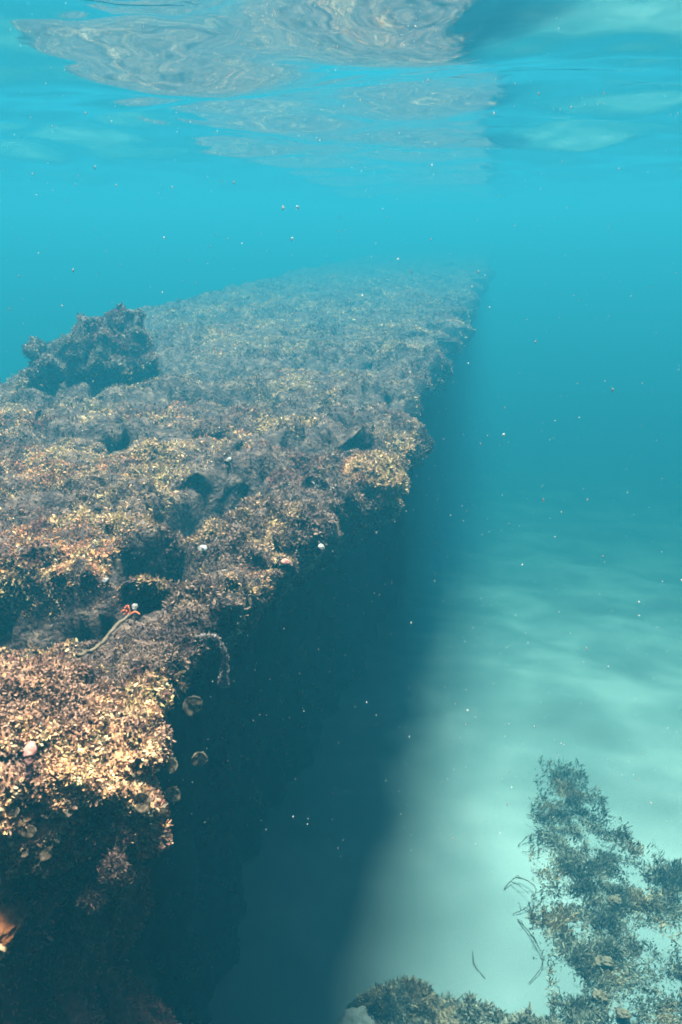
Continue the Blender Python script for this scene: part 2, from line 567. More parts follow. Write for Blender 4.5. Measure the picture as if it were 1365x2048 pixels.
def ledge_weight(cen, nrm):
    y = cen[:, 1]
    w = 1.0 / np.maximum(y, 1.05) ** 1.7
    side = nrm[:, 2] < 0.35
    low = smooth(-1.05, -1.55, cen[:, 2])
    w = w * np.where(side, 0.4 * (1 - 0.85 * low), 1.0)
    w = w * (1 - 0.75 * smooth(0.02, 0.22, pit_mask(cen[:, 0], cen[:, 1])))
    P = cen
    w = w * (0.55 + smooth(-0.35, 0.2, fbm(P, 2.6, 3, 501)))
    w = w * np.where(cen[:, 0] < -0.55 - 0.55 * y, 0.02, 1.0)        # the far-left wing that the frame leaves out
    return w * (y < 26)

def grow_turf(n):
    P, N = sample_surface(LV, LF, n, ledge_weight)
    y = P[:, 1]
    rg = np.random.default_rng(9)
    sz = 0.68 + 0.22 * np.clip(y / 2.0, 0.5, 4.0)
    L = rg.uniform(0.006, 0.019, len(P)) * sz
    W = np.where(rg.uniform(size=len(P)) < 0.6, rg.uniform(0.002, 0.004, len(P)), rg.uniform(0.004, 0.009, len(P))) * sz
    c = turf_colors(P, warm=0.0)
    side = ((N[:, 2] < 0.3) & (P[:, 2] < -0.98))[:, None]          # wall fronds coloured near black, the wall's shade painted in
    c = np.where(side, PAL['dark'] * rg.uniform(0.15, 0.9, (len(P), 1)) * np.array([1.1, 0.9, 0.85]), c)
    pm = smooth(0.02, 0.22, pit_mask(P[:, 0], P[:, 1]))[:, None]        # fuzz in the hollows coloured dark to stand in for shade
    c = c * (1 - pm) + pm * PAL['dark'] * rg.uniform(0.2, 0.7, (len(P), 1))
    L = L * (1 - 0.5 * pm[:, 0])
    tuft = 0.55 + 0.9 * smooth(-0.35, 0.5, fbm(P, 7.0, 2, 611))       # tall and short growth in patches
    v, f, cc = fronds(P, N, L * tuft, W * (0.6 + 0.4 * tuft), c, seed=21, lean=1.3, curl=2.2, colvar=0.12)
    # loose long filaments hanging over the right-hand edge
    o = make_mesh('algae_turf', v, f, M_TURF, ledge, cc, smooth_shade=False)
    tag(o, kind='stuff')
grow_turf(500000)

# ------------------------------------------------------------------ boulders
def lumpy(center, radii, seed, nu=64, nv=44, amp=0.25, freq=2.2, fine=0.03, power=0.8, fine_freq=9.0):
    u = np.linspace(0, 2 * math.pi, nu + 1)
    v = np.linspace(0.001, math.pi - 0.001, nv)
    U, Vv = np.meshgrid(u, v, indexing='ij')
    sp = lambda a: np.sign(a) * np.abs(a) ** power
    d = np.stack([sp(np.cos(U)) * sp(np.sin(Vv)), sp(np.sin(U)) * sp(np.sin(Vv)), sp(np.cos(Vv))], -1).reshape(-1, 3)
    r = np.array(radii)
    k = 1 + amp * fbm(d, freq, 3, seed)
    P = d * r * k[:, None]
    P = P + fine * vnoise(P / r.mean() + seed, fine_freq * 0.3, 3, seed + 5) * r.mean()
    return P + np.array(center), grid_faces(nu + 1, nv)

ROCKS = []
def settle(p, gap=0.0):
    """slide a point towards or away from the viewer's side until it rests on the nearest rock face"""
    cloud = np.concatenate([v[::2] for v in ROCKS] + [LV[LV[:, 1] < 1.9]])
    p = np.array(p, float)
    near = cloud[np.linalg.norm(np.cross(cloud, p / np.linalg.norm(p)), axis=1) < 0.012]
    near = near[(near[:, 1] > 0.6) & (near[:, 1] < 1.9)]
    if len(near) == 0:
        return p
    t = (near @ p) / (p @ p)
    return p * (t.min() - gap / np.linalg.norm(p))

def boulder(name, label, center, radii, seed, mat, nf, fl, warm=0.0, cat='boulder', tint=1.0, group=None, rough=0.25, palette=None, low_maroon=None, wide=1.0, mute=0.0, **kw):
    root = empty(name, (center[0], center[1], center[2] - radii[2]))
    tag(root, label, cat, group)
    V, F = lumpy(center, radii, seed, amp=rough, **kw)
    make_mesh('stone', V, F, mat, root)
    ROCKS.append(V)
    if nf:
        P, N = sample_surface(V, F, nf, lambda c, n: np.where(n[:, 2] > -0.3, 1.0, 0.4) * (0.3 + smooth(-0.3, 0.3, fbm(c, 7.0, 2, seed + 3))), seed)
        out = P - np.array(center)
        N = np.where((np.sum(N * out, 1) < 0)[:, None], -N, N)
        rg = np.random.default_rng(seed)
        c = turf_colors(P, seed, warm) * tint
        c = c * (1 - mute) + mute * np.array((0.60, 0.36, 0.23))
        if low_maroon is not None:                              # turf turns maroon lower down
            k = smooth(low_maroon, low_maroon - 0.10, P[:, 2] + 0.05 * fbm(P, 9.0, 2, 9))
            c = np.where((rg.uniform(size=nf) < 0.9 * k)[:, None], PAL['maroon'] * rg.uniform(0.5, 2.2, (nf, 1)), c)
        if palette:
            c = PAL[palette] * rg.uniform(0.3, 1.8, (nf, 1)) + np.where(rg.uniform(size=(nf, 1)) < 0.06, 0.12, 0.0)
        v, f, cc = fronds(P, N, rg.uniform(0.6, 1.4, nf) * fl, rg.uniform(0.25, 0.5, nf) * fl * wide, c, seed + 1, lean=1.0, curl=1.7, colvar=0.15)
        tag(make_mesh('algae_turf', v, f, M_TURF, root, cc, smooth_shade=False), kind='stuff')
    return root

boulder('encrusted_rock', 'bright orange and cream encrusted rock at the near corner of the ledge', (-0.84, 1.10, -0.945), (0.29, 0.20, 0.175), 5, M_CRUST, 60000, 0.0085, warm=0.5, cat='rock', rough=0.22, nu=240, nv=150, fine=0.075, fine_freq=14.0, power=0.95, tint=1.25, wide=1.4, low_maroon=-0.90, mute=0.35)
boulder('weedy_boulder', 'squat dark boulder standing on the left side of the ledge', (-2.0, 4.05, -0.74), (0.20, 0.22, 0.27), 8, M_DARKROCK, 17000, 0.016, rough=0.4, power=1.0, fine=0.14, fine_freq=14.0)
boulder('weedy_boulder', 'low dark boulder half hidden left of the squat boulder on the ledge', (-2.28, 4.12, -0.86), (0.27, 0.26, 0.25), 18, M_DARKROCK, 16000, 0.016, rough=0.4, power=1.0, fine=0.14, fine_freq=14.0)
boulder('pink_rock', 'pale pink encrusted rock jutting from the right edge of the ledge', (-0.39, 2.66, -0.85), (0.10, 0.13, 0.09), 28, M_CRUST, 9000, 0.013, warm=0.5, cat='rock', rough=0.3)

boulder('dark_buttress', 'dark maroon rock pillar below the orange rock, at the lower left edge', (-0.90, 1.04, -1.50), (0.27, 0.22, 0.62), 48, M_MAROON, 30000, 0.010, cat='rock', rough=0.35, nu=160, nv=160, fine=0.10, palette='maroon')

# ------------------------------------------------------------------ tubes, fans and other small shapes
def tube(points, radii, sides=7):
    pts = [Vector(p) for p in points]
    n = len(pts)
    V, F = [], []
    for k, p in enumerate(pts):
        d = (pts[min(k + 1, n - 1)] - pts[max(k - 1, 0)]).normalized()
        a = d.orthogonal().normalized()
        b = d.cross(a)
        for j in range(sides):
            t = 2 * math.pi * j / sides
            V.append(p + (a * math.cos(t) + b * math.sin(t)) * radii[k])
    for k in range(n - 1):
        for j in range(sides):
            j2 = (j + 1) % sides
            F.append((k * sides + j, k * sides + j2, (k + 1) * sides + j2, (k + 1) * sides + j))
    return np.array([tuple(v) for v in V]), np.array(F)

def smooth_path(ctrl, n, wob=0.0, seed=0):
    c = np.array(ctrl, float)
    rg = np.random.default_rng(seed)
    t = np.linspace(0, len(c) - 1, n)
    out = []
    for q in t:
        i = min(int(q), len(c) - 2)
        u = q - i
        p0, p1, p2, p3 = c[max(i - 1, 0)], c[i], c[i + 1], c[min(i + 2, len(c) - 1)]
        out.append(0.5 * ((2 * p1) + (-p0 + p2) * u + (2 * p0 - 5 * p1 + 4 * p2 - p3) * u * u + (-p0 + 3 * p1 - 3 * p2 + p3) * u ** 3))
    return np.array(out) + wob * rg.normal(size=(n, 3))

def fan(center, normal, up, radius, seed, spread=360, cup=0.3):
    """one peacock-weed leaf: a cupped, banded disc sector with a pale rolled rim"""
    rg = np.random.default_rng(seed)
    nz = Vector(normal).normalized()
    ux = Vector(up)
    ux = (ux - nz * ux.dot(nz)).normalized()
    uy = nz.cross(ux)
    nr, na = 10, 44
    V, C = [], []
    for i in range(nr):
        r = 0.08 + 0.92 * i / (nr - 1)
        for j in range(na):
            a = R(-spread / 2 + spread * j / (na - 1))
            rim = 1 + (0.07 * math.sin(a * 2 + seed) + 0.025 * math.sin(a * 5 + 2 * seed)) * r + 0.03 * math.sin(a * 13 + seed) * r
            rr = radius * r * rim
            h = cup * radius * (r ** 2) * (1 + 0.9 * math.sin(2 * a + seed) + 0.4 * math.sin(5 * a + 2 * seed)) - (0.18 * radius if i == nr - 1 else 0)
            p = Vector(center) + ux * math.cos(a) * rr + uy * math.sin(a) * rr + nz * h
            V.append(tuple(p))
            band = 0.5 + 0.5 * math.cos(r * 16 + seed)
            base = np.array((0.13, 0.085, 0.055)) * (0.6 + 0.8 * band) * (1 + 0.3 * math.sin(a * 6 + seed))
            if i >= nr - 1:
                base = np.array((0.15, 0.105, 0.075)) * (0.75 + 0.35 * math.sin(a * 4 + seed))
            C.append(base)
    return np.array(V), grid_faces(nr, na), np.array(C)

def fan_plant(label, base, specs, seed):
    root = empty('peacock_weed', base)
    tag(root, label, 'seaweed')
    for k, (c, r, nrm) in enumerate(specs):
        c = tuple(settle(c, 0.006))
        v, f, col = fan(c, nrm, (0.1, 0, 1), r * 0.8, seed + k)
        make_mesh('leaf', v, f, M_FAN, root, col)
        a = np.array(c) - np.array(nrm) * 0.0
        b = np.array((c[0] - 0.2 * r, c[1] + 0.03, c[2] - 0.3 * r))
        p = smooth_path([b, (a + b) / 2 + np.array((0, 0, 0.004)), a], 7)
        vv, ff = tube(p, np.linspace(0.0022, 0.0012, 7), 5)
        make_mesh('stalk', vv, ff, M_TWIG, root)
    return root

fan_plant('six dim round fan leaves on the dark wall right of the orange rock', (-0.63, 1.30, -1.05),
          [((-0.565, 1.35, -0.935), 0.026, (0.5, -0.8, 0.2)), ((-0.537, 1.30, -1.027), 0.020, (0.3, -0.9, 0.2)), ((-0.577, 1.25, -1.011), 0.021, (-0.2, -0.9, 0.35)),
           ((-0.58, 1.25, -1.081), 0.021, (0.2, -0.95, 0.2)), ((-0.622, 1.20, -1.068), 0.020, (0.0, -0.8, 0.5)), ((-0.581, 1.20, -1.088), 0.017, (0.4, -0.9, 0.1))], 3)
rgf = np.random.default_rng(12)
specs = []
for (x, z) in ((-.735, -.985), (-.700, -.990), (-.665, -.985), (-.745, -1.03), (-.712, -1.035), (-.680, -1.04), (-.655, -1.02), (-.735, -1.07), (-.70, -1.08), (-.672, -1.075), (-.70, -.945), (-.67, -.95), (-.76, -.955)):
    specs.append(((x * 0.88, 0.885 + rgf.uniform(-0.01, 0.015), z * 0.88), rgf.uniform(0.007, 0.014), (rgf.normal(0, 0.7), -0.7, 0.35 + rgf.normal(0, 0.5))))
fan_plant('cluster of small ring-edged fan leaves below the orange rock, at the left edge', (-0.63, 0.93, -0.91), specs, 30)

# a pale ribbon blade
def blade(name, label, ctrl, w, col, cat='seaweed'):
    p = smooth_path([settle(q, 0.012) for q in ctrl], 12)
    V, C = [], []
    for k, q in enumerate(p):
        t = k / 11
        ww = w * (0.25 + 0.75 * math.sin(math.pi * min(0.15 + t * 0.8, 1)))
        off = np.array((0.6, -0.2, 0.7)) * ww * 0.5
        mid = q + np.array((0.0, -0.3, 0.1)) * ww * 0.3
        V += [q - off, mid, q + off]
        C += [np.array(col)] * 3
    o = make_mesh(name, np.array(V), grid_faces(12, 3), M_WEED, None, np.array(C))
    return tag(o, label, cat)
blade('ribbon_weed', 'narrow grey-green ribbon leaf slanting beneath the orange rock', [(-0.546, 0.92, -0.86), (-0.566, 0.91, -0.875), (-0.580, 0.90, -0.892), (-0.592, 0.897, -0.908)], 0.010, (0.24, 0.27, 0.20))

# bushy brown weed hanging against the wall
def bush(label, lobes, n, fl, col, seed, lean=0.9, base=None, cat='seaweed', name='bushy_weed', up=None, colvar=0.35, stem_from=None, wid=(0.15, 0.35)):
    c0 = np.mean([l[0] for l in lobes], axis=0)
    root = empty(name, tuple(base if base is not None else c0))
    tag(root, label, cat)
    rg = np.random.default_rng(seed)
    parts = []
    for (c, r) in lobes:
        m = int(n * r[0] * r[2] / sum(l[1][0] * l[1][2] for l in lobes))
        d = rg.normal(size=(m, 3))
        d /= np.linalg.norm(d, axis=1, keepdims=True)
        k = (0.35 + 0.65 * rg.uniform(size=(m, 1)) ** 0.6) * (1 + 0.45 * fbm(d, 2.5, 3, seed)[:, None])
        P = np.array(c) + d * np.array(r) * k
        cc = np.array(col) * (0.6 + 0.9 * rg.uniform(size=(m, 1)))
        d = 0.45 * d + 0.5 * rg.normal(size=(m, 3)) + np.array((0, -0.1, 0.25))
        d /= np.linalg.norm(d, axis=1, keepdims=True)
        parts.append(fronds(P, d, rg.uniform(0.5, 1.5, m) * fl, rg.uniform(*wid, m) * fl, cc, seed + 1, lean=lean, curl=1.2, colvar=colvar, up=up))
    v, f, cc = join(parts)
    tag(make_mesh('leaves', v, f, M_WEED, root, cc, smooth_shade=False), kind='stuff')
    sf = np.array(stem_from if stem_from is not None else c0 + np.array((-0.1, 0.05, 0.0)))
    for (c, r) in lobes:
        p = smooth_path([sf, (sf + np.array(c)) / 2 + np.array((0, 0, 0.01)), c], 8, 0.002, seed)
        vv, ff = tube(p, np.linspace(0.005, 0.002, 8), 6)
        make_mesh('stem', vv, ff, M_TWIG, root)
    return root
def shaggy(a, b, n, r0, r1, seed):
    """uneven clumps strung between two points"""
    rg = np.random.default_rng(seed)
    out = []
    for k in range(n):
        t = (k + 0.5) / n
        c = np.array(a) * (1 - t) + np.array(b) * t + rg.normal(0, 0.017, 3)
        r = rg.uniform(r0, r1)
        out.append((tuple(c), (r * rg.uniform(0.7, 1.3), r * rg.uniform(0.7, 1.2), r * rg.uniform(0.7, 1.5))))
    return out
bush('feathery dark brown weed hanging just below the ribbon leaf', shaggy((-0.59, 1.0, -0.99), (-0.63, 1.0, -1.16), 11, 0.014, 0.034, 3), 14000, 0.0065, (0.11, 0.055, 0.042), 51, stem_from=(-0.74, 1.05, -1.1), lean=1.6, wid=(0.2, 0.5))
bush('feathery reddish brown weed hanging at the bottom left corner', shaggy((-0.66, 0.98, -1.20), (-0.76, 0.97, -1.42), 13, 0.014, 0.036, 4), 15000, 0.0065, (0.14, 0.055, 0.038), 52, stem_from=(-0.80, 1.02, -1.3), lean=1.6, wid=(0.2, 0.5))

# orange sponge with its open mouth
def sponge():
    c = settle((-0.715, 0.845, -1.035), 0.035)
    root = empty('orange_sponge', tuple(c))
    tag(root, 'orange sponge with a pale-rimmed hole at the lower left edge', 'sponge')
    V, F = lumpy(c, (0.042, 0.062, 0.026), 91, 60, 40, amp=0.3, fine=0.12, power=0.9)
    make_mesh('body', V, F, M_SPONGE, root)
    o = c + np.array((0.034, -0.036, -0.002))
    ax = Vector((0.45, -0.85, 0.15)).normalized()
    a = ax.orthogonal().normalized()
    b = ax.cross(a)
    prof = [(0.013, -0.024), (0.0145, -0.010), (0.0135, 0.002), (0.0115, 0.007), (0.0088, 0.005), (0.0072, -0.004), (0.0065, -0.018), (0.0005, -0.021)]
    ns = 28
    V, C = [], []
    for (r, h) in prof:
        for j in range(ns + 1):
            t = 2 * math.pi * j / ns
            w = 1 + 0.10 * math.sin(3 * t) + 0.05 * math.sin(7 * t + 1)
            V.append(tuple(Vector(o) + (a * math.cos(t) * 0.85 + b * math.sin(t) * 1.15) * r * w + ax * h))
    make_mesh('mouth', np.array(V), grid_faces(len(prof), ns + 1), M_SPONGE_RIM, root)
sponge()

def finger():
    mid = np.array((-0.712, 0.995, -0.852))
    move = settle(mid, 0.004) - mid
    p = smooth_path([np.array(q) + move for q in ((-0.722, 1.02, -0.888), (-0.716, 1.0, -0.872), (-0.712, 0.995, -0.852), (-0.714, 1.005, -0.832), (-0.720, 1.025, -0.82))], 22)
    r = 0.0115 * (0.75 + 0.35 * np.sin(np.linspace(0, 9, 22))) * np.sin(np.linspace(0.35, 2.9, 22)) ** 0.5
    V, F = tube(p, r, 14)
    V = V + 0.002 * vnoise(V, 120, 2, 3)
    tag(make_mesh('finger_sponge', V, F, M_PINK), 'pink finger-shaped sponge on the dark front of the orange rock', 'sponge')
finger()

# dangling strand
def strand():
    root = empty('dangling_weed', (-0.55, 1.42, -0.80))
    tag(root, 'knobbly pale strand of weed dangling off the ledge edge', 'seaweed')
    p = smooth_path([(-0.565, 1.42, -0.815), (-0.538, 1.42, -0.808), (-0.521, 1.42, -0.830), (-0.514, 1.42, -0.858), (-0.516, 1.42, -0.885), (-0.520, 1.42, -0.905)], 26, 0.0006, 2)
    r = 0.0042 + 0.0016 * np.sin(np.linspace(0, 30, 26))
    V, F = tube(p, r, 8)
    make_mesh('strand', V + 0.0015 * vnoise(V, 150, 2, 5), F, M_PALEWEED, root)
    rg = np.random.default_rng(5)
    d = rg.normal(size=(900, 3)); d /= np.linalg.norm(d, axis=1, keepdims=True)
    P = np.array((-0.521, 1.42, -0.917)) + d * np.array((0.008, 0.008, 0.013)) * rg.uniform(0.4, 1, (900, 1))
    v, f, c = fronds(P, d, rg.uniform(0.004, 0.009, 900), rg.uniform(0.0012, 0.003, 900), np.array((0.22, 0.15, 0.14)), 6, curl=1.5)
    k = rg.integers(0, 26, 700)
    P2 = p[k] + 0.003 * rg.normal(size=(700, 3))
    d2 = rg.normal(size=(700, 3)); d2 /= np.linalg.norm(d2, axis=1, keepdims=True)
    v2, f2, c2 = fronds(P2, d2, rg.uniform(0.003, 0.007, 700), rg.uniform(0.001, 0.0025, 700), np.array((0.24, 0.17, 0.15)), 7, curl=1.5)
    v, f, c = join([(v, f, c), (v2, f2, c2)])
    tag(make_mesh('tuft', v, f, M_WEED, root, c, smooth_shade=False), kind='stuff')
strand()

def stick():
    z0, z1 = lift(-0.72, 1.26), lift(-0.715, 1.40)
    p = smooth_path([(-0.735, 1.22, -0.765), (-0.722, 1.28, max(z0, -0.80) + 0.025), (-0.716, 1.34, -0.765), (-0.714, 1.405, -0.768)], 20, 0.0012, 4)
    V, F = tube(p, np.linspace(0.0042, 0.0034, 20), 8)
    tag(make_mesh('driftwood_stick', V + 0.0015 * vnoise(V, 120, 2, 9), F, M_TWIG), 'thin brown stick lying behind the orange rock, pointing to the red tuft', 'stick')
    root = empty('red_weed', (-0.714, 1.41, -0.79))
    tag(root, 'small bright red-orange tuft at the tip of the stick', 'seaweed')
    rg = np.random.default_rng(8)
    for k in range(7):
        a = rg.uniform(-1.2, 1.2)
        e = np.array((-0.712 + 0.026 * math.sin(a), 1.415 - 0.012 * math.cos(a), -0.768 + rg.uniform(-0.008, 0.014)))
        q = smooth_path([(-0.714, 1.408, -0.772), ((-0.714 + e[0]) / 2, 1.41, e[2] + 0.004), e], 7)
        V, F = tube(q, np.linspace(0.0034, 0.0018, 7), 6)
        make_mesh('branch', V, F, M_RED, root)
stick()

# shells and pale crumbs on the ledge
def shell(label, x, y, r, seed, z=None, tilt=(0, 0), mat=None):
    rg = np.random.default_rng(seed)
    z = lift(x, y) + 0.003 if z is None else z
    nr, na = 8, 28
    V = []
    for i in range(nr):
        t = i / (nr - 1)
        for j in range(na + 1):
            a = 2 * math.pi * j / na
            rib = 1 + 0.06 * math.cos(9 * a) * t + 0.10 * math.sin(a * 2 + seed) * t
            rr = r * (0.04 + 0.96 * t) * rib
            V.append((rr * math.cos(a), rr * math.sin(a) * 0.8, 0.42 * r * (1 - t ** 1.4)))
    for j in range(na + 1):
        a = 2 * math.pi * j / na
        V.append((r * 0.8 * math.cos(a), r * 0.68 * math.sin(a), -0.12 * r))
    V = np.array(V)
    V = V + 0.16 * r * vnoise(V / r + seed, 2.0, 3, seed)
    Mx = np.array((Matrix.Rotation(R(tilt[0]), 3, 'X') @ Matrix.Rotation(R(tilt[1]), 3, 'Y') @ Matrix.Rotation(rg.uniform(0, 6), 3, 'Z')))
    V = V @ Mx.T + np.array((x, y, z))
    o = make_mesh('shell', V, grid_faces(nr + 1, na + 1)[:, ::-1], mat or M_SHELL)
    return tag(o, label, 'shell', 'pale shells on the ledge')
shell('pale round shell, left one of a touching pair in mid ledge', -0.715, 1.85, 0.013, 1, tilt=(35, 0))
shell('pale round shell, right one of a touching pair in mid ledge', -0.678, 1.87, 0.014, 2, tilt=(35, 10))
shell('white shell on the left rim of the square dark hollow', -0.915, 1.69, 0.010, 3, tilt=(25, -10))
shell('white oval shell at the near rim of the square dark hollow', -0.812, 1.63, 0.010, 4, tilt=(30, 10))
shell('grey-white shell hanging on the right edge of the ledge', -0.435, 2.03, 0.012, 5, z=-0.845, tilt=(30, 40))
shell('orange-rimmed shell near the right edge of the ledge', -0.50, 1.88, 0.012, 6, tilt=(25, 20), mat=M_PINK)
shell('small white shell far back behind the long dark hollow', -0.91, 2.67, 0.013, 7, tilt=(35, 0))
shell('pale shell in the shade of the wide near hollow', -0.985, 1.52, 0.011, 8, tilt=(40, 0))

# ------------------------------------------------------------------ weed on the sand
def weed_patch(label, spots, seed, nf, fl, cols, lean_dir=(0.2, -0.1, 0.5), stones=(), wid=(0.10, 0.22), edge=0.5, sparse=-0.12):
    """low weed growing over a half-buried rock: spots are (x, y, spread, height)"""
    spots = np.array(spots, float)
    rg = np.random.default_rng(seed)
    c0 = spots[:, :2].mean(0)
    root = empty('seaweed_mound', (c0[0], c0[1], BED_Z))
    tag(root, label, 'seaweed')
    def rise(x, y):
        h = np.zeros_like(x)
        for (sx, sy, sp, sh) in spots:
            q = ((x - sx) ** 2 + (y - sy) ** 2) / (sp * sp)
            h = np.maximum(h, sh * np.exp(-q * 0.9))
        P = np.stack([x, y, x * 0], 1)
        return h * (1 + 0.5 * fbm(P, 6.0, 3, seed + 1))
    lo, hi = spots[:, :2].min(0) - 0.3, spots[:, :2].max(0) + 0.3
    gx, gy = np.arange(lo[0], hi[0], 0.025), np.arange(lo[1], hi[1], 0.025)
    X, Y = [a.ravel() for a in np.meshgrid(gx, gy, indexing='ij')]
    Z = bed_height(X, Y) - 0.05 + 0.75 * rise(X, Y)
    make_mesh('stone', np.stack([X, Y, Z], 1), grid_faces(len(gx), len(gy))[:, ::-1], M_BEDROCK, root)
    k = rg.choice(len(spots), nf, p=spots[:, 2] ** 2 / (spots[:, 2] ** 2).sum())
    d = np.clip(rg.normal(size=(nf, 2)), -1.7, 1.7) * (spots[k, 2] * edge)[:, None]
    x, y = spots[k, 0] + d[:, 0], spots[k, 1] + d[:, 1]
    P = np.stack([x, y, x * 0], 1)
    keep = (fbm(P, 4.0, 3, seed + 2) + 0.25 * rg.normal(size=nf)) > sparse
    P, x, y = P[keep], x[keep], y[keep]
    P[:, 2] = bed_height(x, y) + np.maximum(0.75 * rise(x, y) - 0.055, -0.006)
    m = len(P)
    N = np.stack([0.25 * rg.normal(size=m), 0.25 * rg.normal(size=m), np.ones(m)], 1)
    N /= np.linalg.norm(N, axis=1, keepdims=True)
    cols = np.array(cols)
    col = cols[rg.integers(0, len(cols), m)] * (0.5 + 1.0 * smooth(-0.4, 0.4, fbm(P, 6.0, 3, seed + 8)))[:, None]
    col = col * np.where((fbm(P, 3.0, 2, seed + 9) > 0.22)[:, None], np.array((1.35, 1.05, 0.85)), 1.0)
    tall = 0.5 + 0.9 * smooth(-0.3, 0.4, fbm(P, 8.0, 2, seed + 6))
    v, f, cc = fronds(P, N, rg.uniform(0.5, 1.4, m) * fl * tall, rg.uniform(*wid, m) * fl, col, seed + 5, lean=0.9, curl=1.5, segs=3, up=np.array(lean_dir), taper=0.3)
    tag(make_mesh('leaves', v, f, M_WEED, root, cc, smooth_shade=False), kind='stuff')
    for k, (sx, sy, sr) in enumerate(stones):
        z = float(bed_height(np.array([sx]), np.array([sy]))[0] + rise(np.array([sx]), np.array([sy]))[0]) - 0.02
        V, F = lumpy((sx, sy, z), (sr * 0.75, sr * 0.6, sr * 0.4), seed + 70 + k, 32, 22, amp=0.5, fine=0.16)
        make_mesh('cobble', V, F, M_COBBLE, root)
    return root
GREY = [(0.23, 0.20, 0.155), (0.29, 0.25, 0.20), (0.18, 0.16, 0.135), (0.35, 0.30, 0.23), (0.42, 0.35, 0.26)]
weed_patch('grey-brown bushy seaweed clump on the sand at the bottom edge',
           [(x, y + 0.08 + 0.10 * max(x, 0), 0.17, 0.34) for (x, y) in ((-0.34, 2.95), (-0.24, 3.0), (-0.14, 2.99), (-0.04, 2.96), (0.06, 2.93), (0.15, 2.90), (0.25, 2.88), (0.34, 2.86), (0.43, 2.83), (0.50, 2.78), (-0.3, 2.84), (-0.15, 2.82), (0.0, 2.78), (0.15, 2.74), (0.28, 2.7))],
           61, 46000, 0.034, GREY, lean_dir=(0.05, -0.05, 0.9), stones=((0.02, 2.85, 0.03), (0.27, 2.84, 0.028)), wid=(0.14, 0.30), edge=0.55)
weed_patch('long patch of weedy rock reaching up the sand at the lower right',
           [(x, y, 1.1 * sp, 0.6 * sh) for (x, y, sp, sh) in [(0.76, 5.75, 0.10, 0.05), (0.74, 5.5, 0.12, 0.06), (0.80, 5.25, 0.14, 0.07), (0.72, 5.0, 0.14, 0.07), (0.88, 4.85, 0.16, 0.07), (0.80, 4.6, 0.18, 0.08), (0.70, 4.4, 0.15, 0.08), (1.0, 4.45, 0.20, 0.08), (1.12, 4.25, 0.15, 0.07), (0.82, 4.1, 0.20, 0.11), (1.05, 4.1, 0.16, 0.08), (0.68, 3.85, 0.15, 0.09),
            (0.93, 3.8, 0.20, 0.12), (0.76, 3.55, 0.15, 0.10), (1.04, 3.55, 0.20, 0.10), (0.74, 3.3, 0.14, 0.10), (0.94, 3.2, 0.18, 0.12), (0.78, 3.0, 0.16, 0.11), (1.0, 2.9, 0.18, 0.12)]],
           62, 66000, 0.040, GREY, stones=((0.83, 3.62, 0.06), (0.88, 3.27, 0.045), (0.78, 3.38, 0.05), (0.95, 4.1, 0.05)), edge=0.85, sparse=-0.02, lean_dir=(0.5, -0.3, 0.25))
weed_patch('faint weedy patch on the sand at the right edge of the picture',
           [(1.38, 4.45, 0.14, 0.06), (1.44, 4.15, 0.18, 0.07), (1.58, 4.3, 0.22, 0.08), (1.5, 3.95, 0.14, 0.06)], 63, 15000, 0.042, GREY, edge=0.8, sparse=-0.02, lean_dir=(0.5, -0.3, 0.25))

def stone_thing(name, label, c, r, seed, mat):
    V, F = lumpy(c, r, seed, 40, 28, amp=0.25)
    return tag(make_mesh(name, V, F, mat), label, 'stone')
stone_thing('pale_stone', 'pale cream stone at the left end of the bottom seaweed clump', (-0.45, 2.95, -3.86), (0.11, 0.09, 0.05), 79, M_STONE)

def sand_twig(label, ctrl, r, seed, name='sea_twig', branches=0):
    pts = []
    for (x, y, dz) in ctrl:
        pts.append((x, y, float(bed_height(np.array([x]), np.array([y]))[0]) + dz))
    p = smooth_path(pts, 22, r * 0.25, seed)
    V, F = tube(p, np.linspace(r, r * 0.5, 22), 6)
    if not branches:
        return tag(make_mesh(name, V, F, M_TWIG), label, 'twig')
    root = empty(name, pts[0])
    tag(root, label, 'twig')
    make_mesh('stem', V, F, M_TWIG, root)
    rg = np.random.default_rng(seed)
    for k in range(branches):
        q = p[3 + k * (18 // branches)]
        e = q + np.array((rg.normal(0, 0.05), rg.normal(0, 0.05), rg.uniform(0.01, 0.05)))
        bp = smooth_path([q, (q + e) / 2 + np.array((0, 0, 0.012)), e], 8, r * 0.2, seed + k)
        V, F = tube(bp, np.linspace(r * 0.7, r * 0.3, 8), 5)
        make_mesh('twiglet', V, F, M_TWIG, root)
    return root
sand_twig('single thin dark curved twig on open pale sand', [(0.10, 3.56, 0.03), (0.115, 3.49, 0.012), (0.175, 3.42, 0.006)], 0.003, 1)
sand_twig('looped dark twig on the sand beside the top of the long weedy patch', [(0.38, 4.55, 0.01), (0.47, 4.62, 0.05), (0.56, 4.55, 0.04), (0.5, 4.47, 0.03), (0.4, 4.49, 0.01)], 0.003, 2, branches=3)
sand_twig('tangled twig on the sand left of the long weedy patch', [(0.28, 4.1, 0.01), (0.36, 4.18, 0.04), (0.47, 4.08, 0.05), (0.42, 3.95, 0.03), (0.33, 3.9, 0.01)], 0.0035, 3, branches=6)
sand_twig('forked twig on the sand between bottom clump and long weedy patch', [(0.36, 3.86, 0.01), (0.44, 3.72, 0.03), (0.49, 3.56, 0.03), (0.41, 3.42, 0.01)], 0.0035, 4, branches=5)

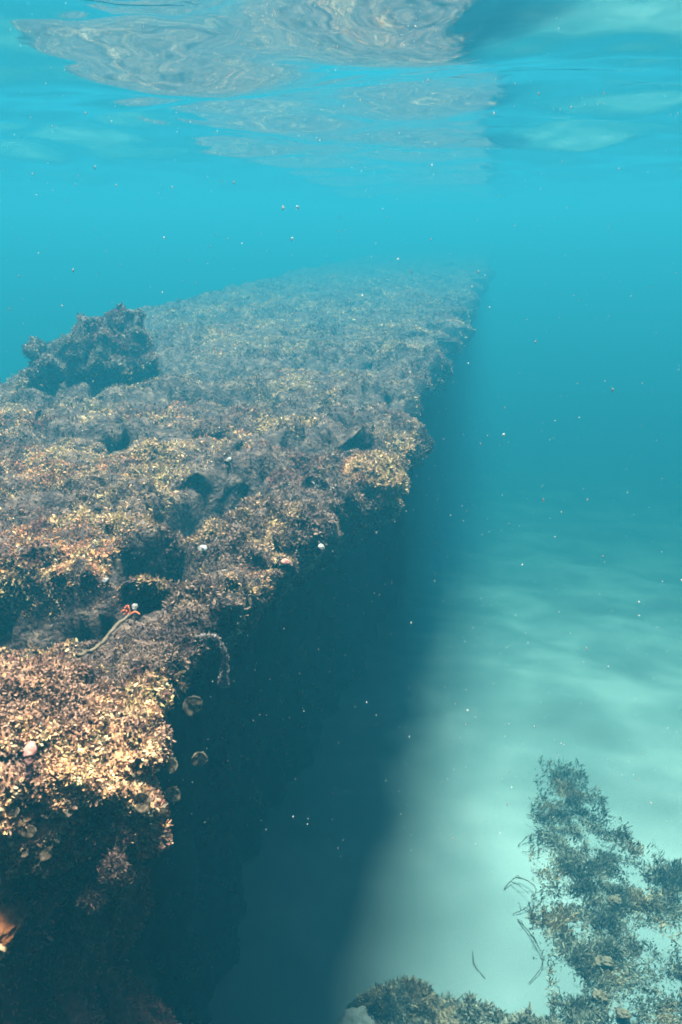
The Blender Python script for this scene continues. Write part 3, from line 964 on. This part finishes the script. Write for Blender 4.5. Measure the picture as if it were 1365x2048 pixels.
# small dark fish
def fish(c, L, heading):
    root = empty('small_fish', c)
    tag(root, 'tiny dark fish hovering over the bright sand', 'fish')
    d = Vector(heading).normalized()
    side = d.cross(Vector((0, 0, 1))).normalized()
    V = []
    n = 14
    for i in range(n):
        t = i / (n - 1)
        h = 0.17 * L * math.sin(math.pi * min(0.06 + t * 0.94, 1)) ** 0.8 * (1 - 0.35 * t) + 0.012 * L
        w = h * 0.5
        for j in range(11):
            a = 2 * math.pi * j / 10
            V.append(tuple(Vector(c) + d * L * (0.42 - 0.75 * t) + side * math.cos(a) * w + Vector((0, 0, 1)) * math.sin(a) * h))
    make_mesh('body', np.array(V), grid_faces(n, 11), M_FISH, root)
    def fin(pts, name):
        vs = [Vector(c) + d * L * a + Vector((0, 0, 1)) * L * b for (a, b) in pts]
        th = side * 0.01 * L
        A = np.array([tuple(v - th) for v in vs] + [tuple(v + th) for v in vs])
        make_mesh(name, A, np.array([[0, 1, 2, 3], [7, 6, 5, 4], [0, 4, 5, 1], [1, 5, 6, 2], [2, 6, 7, 3], [3, 7, 4, 0]]), M_FISH, root, smooth_shade=False)
    fin([(-0.30, 0.0), (-0.52, 0.16), (-0.45, 0.0), (-0.52, -0.16)], 'tail_fin')
    fin([(0.15, 0.14), (0.02, 0.24), (-0.15, 0.16), (-0.12, 0.08)], 'dorsal_fin')
fish((0.46, 4.61, -3.5), 0.035, (0.9, -0.3, 0.1))

# ------------------------------------------------------------------ flecks drifting in the water
def flecks(n, seed):
    rg = np.random.default_rng(seed)
    Y = 0.35 + 5.0 * rg.uniform(size=n) ** 1.3
    X = rg.uniform(-0.75, 0.55, n) * (Y + 0.25)
    Z = rg.uniform(-0.95, 0.38, n) * Y
    ok = (Z < SURF_Z - 0.12) & (Z > BED_Z + 0.1)
    onledge = (X < np.interp(Y, ER_Y, ER_X) + 0.02) & (Z < LEDGE_Z + 0.16) & (Y > 0.95)
    ok &= ~onledge
    P = np.stack([X, Y, Z], 1)[ok]
    m = len(P)
    oc = np.array([[1, 0, 0], [0, 1, 0], [-1, 0, 0], [0, -1, 0], [0, 0, 1], [0, 0, -1]], float)
    fc = np.array([[0, 1, 4], [1, 2, 4], [2, 3, 4], [3, 0, 4], [1, 0, 5], [2, 1, 5], [3, 2, 5], [0, 3, 5]])
    s = 0.00027 * np.exp(np.clip(rg.normal(0, 0.5, m), -1.2, 0.9)) * (0.75 + 0.25 * P[:, 1])
    sc = np.stack([s, s, s * rg.uniform(0.8, 3.0, m)], 1)
    V = P[:, None, :] + oc[None] * sc[:, None, :] + (0.35 * s)[:, None, None] * rg.normal(size=(m, 6, 3))
    F = fc[None] + 6 * np.arange(m)[:, None, None]
    tag(make_mesh('drifting_flecks', V.reshape(-1, 3), F.reshape(-1, 3), M_SNOW, smooth_shade=False), kind='stuff')
flecks(9500, 4)
def speck(label, c, r, seed):
    V, F = lumpy(c, (r, r, r * 1.3), seed, 16, 12, amp=0.5)
    tag(make_mesh('drifting_speck', V, F, M_SNOW), label, 'speck', 'larger specks drifting in open water')
speck('largest pale speck in the blue water right of the ledge', (0.04, 2.02, -0.5), 0.003, 1)
speck('lower of two pale specks in the water above the ledge', (-0.78, 3.15, -0.05), 0.0042, 2)
speck('upper of two pale specks in the water above the ledge', (-0.72, 3.0, 0.06), 0.0045, 3)
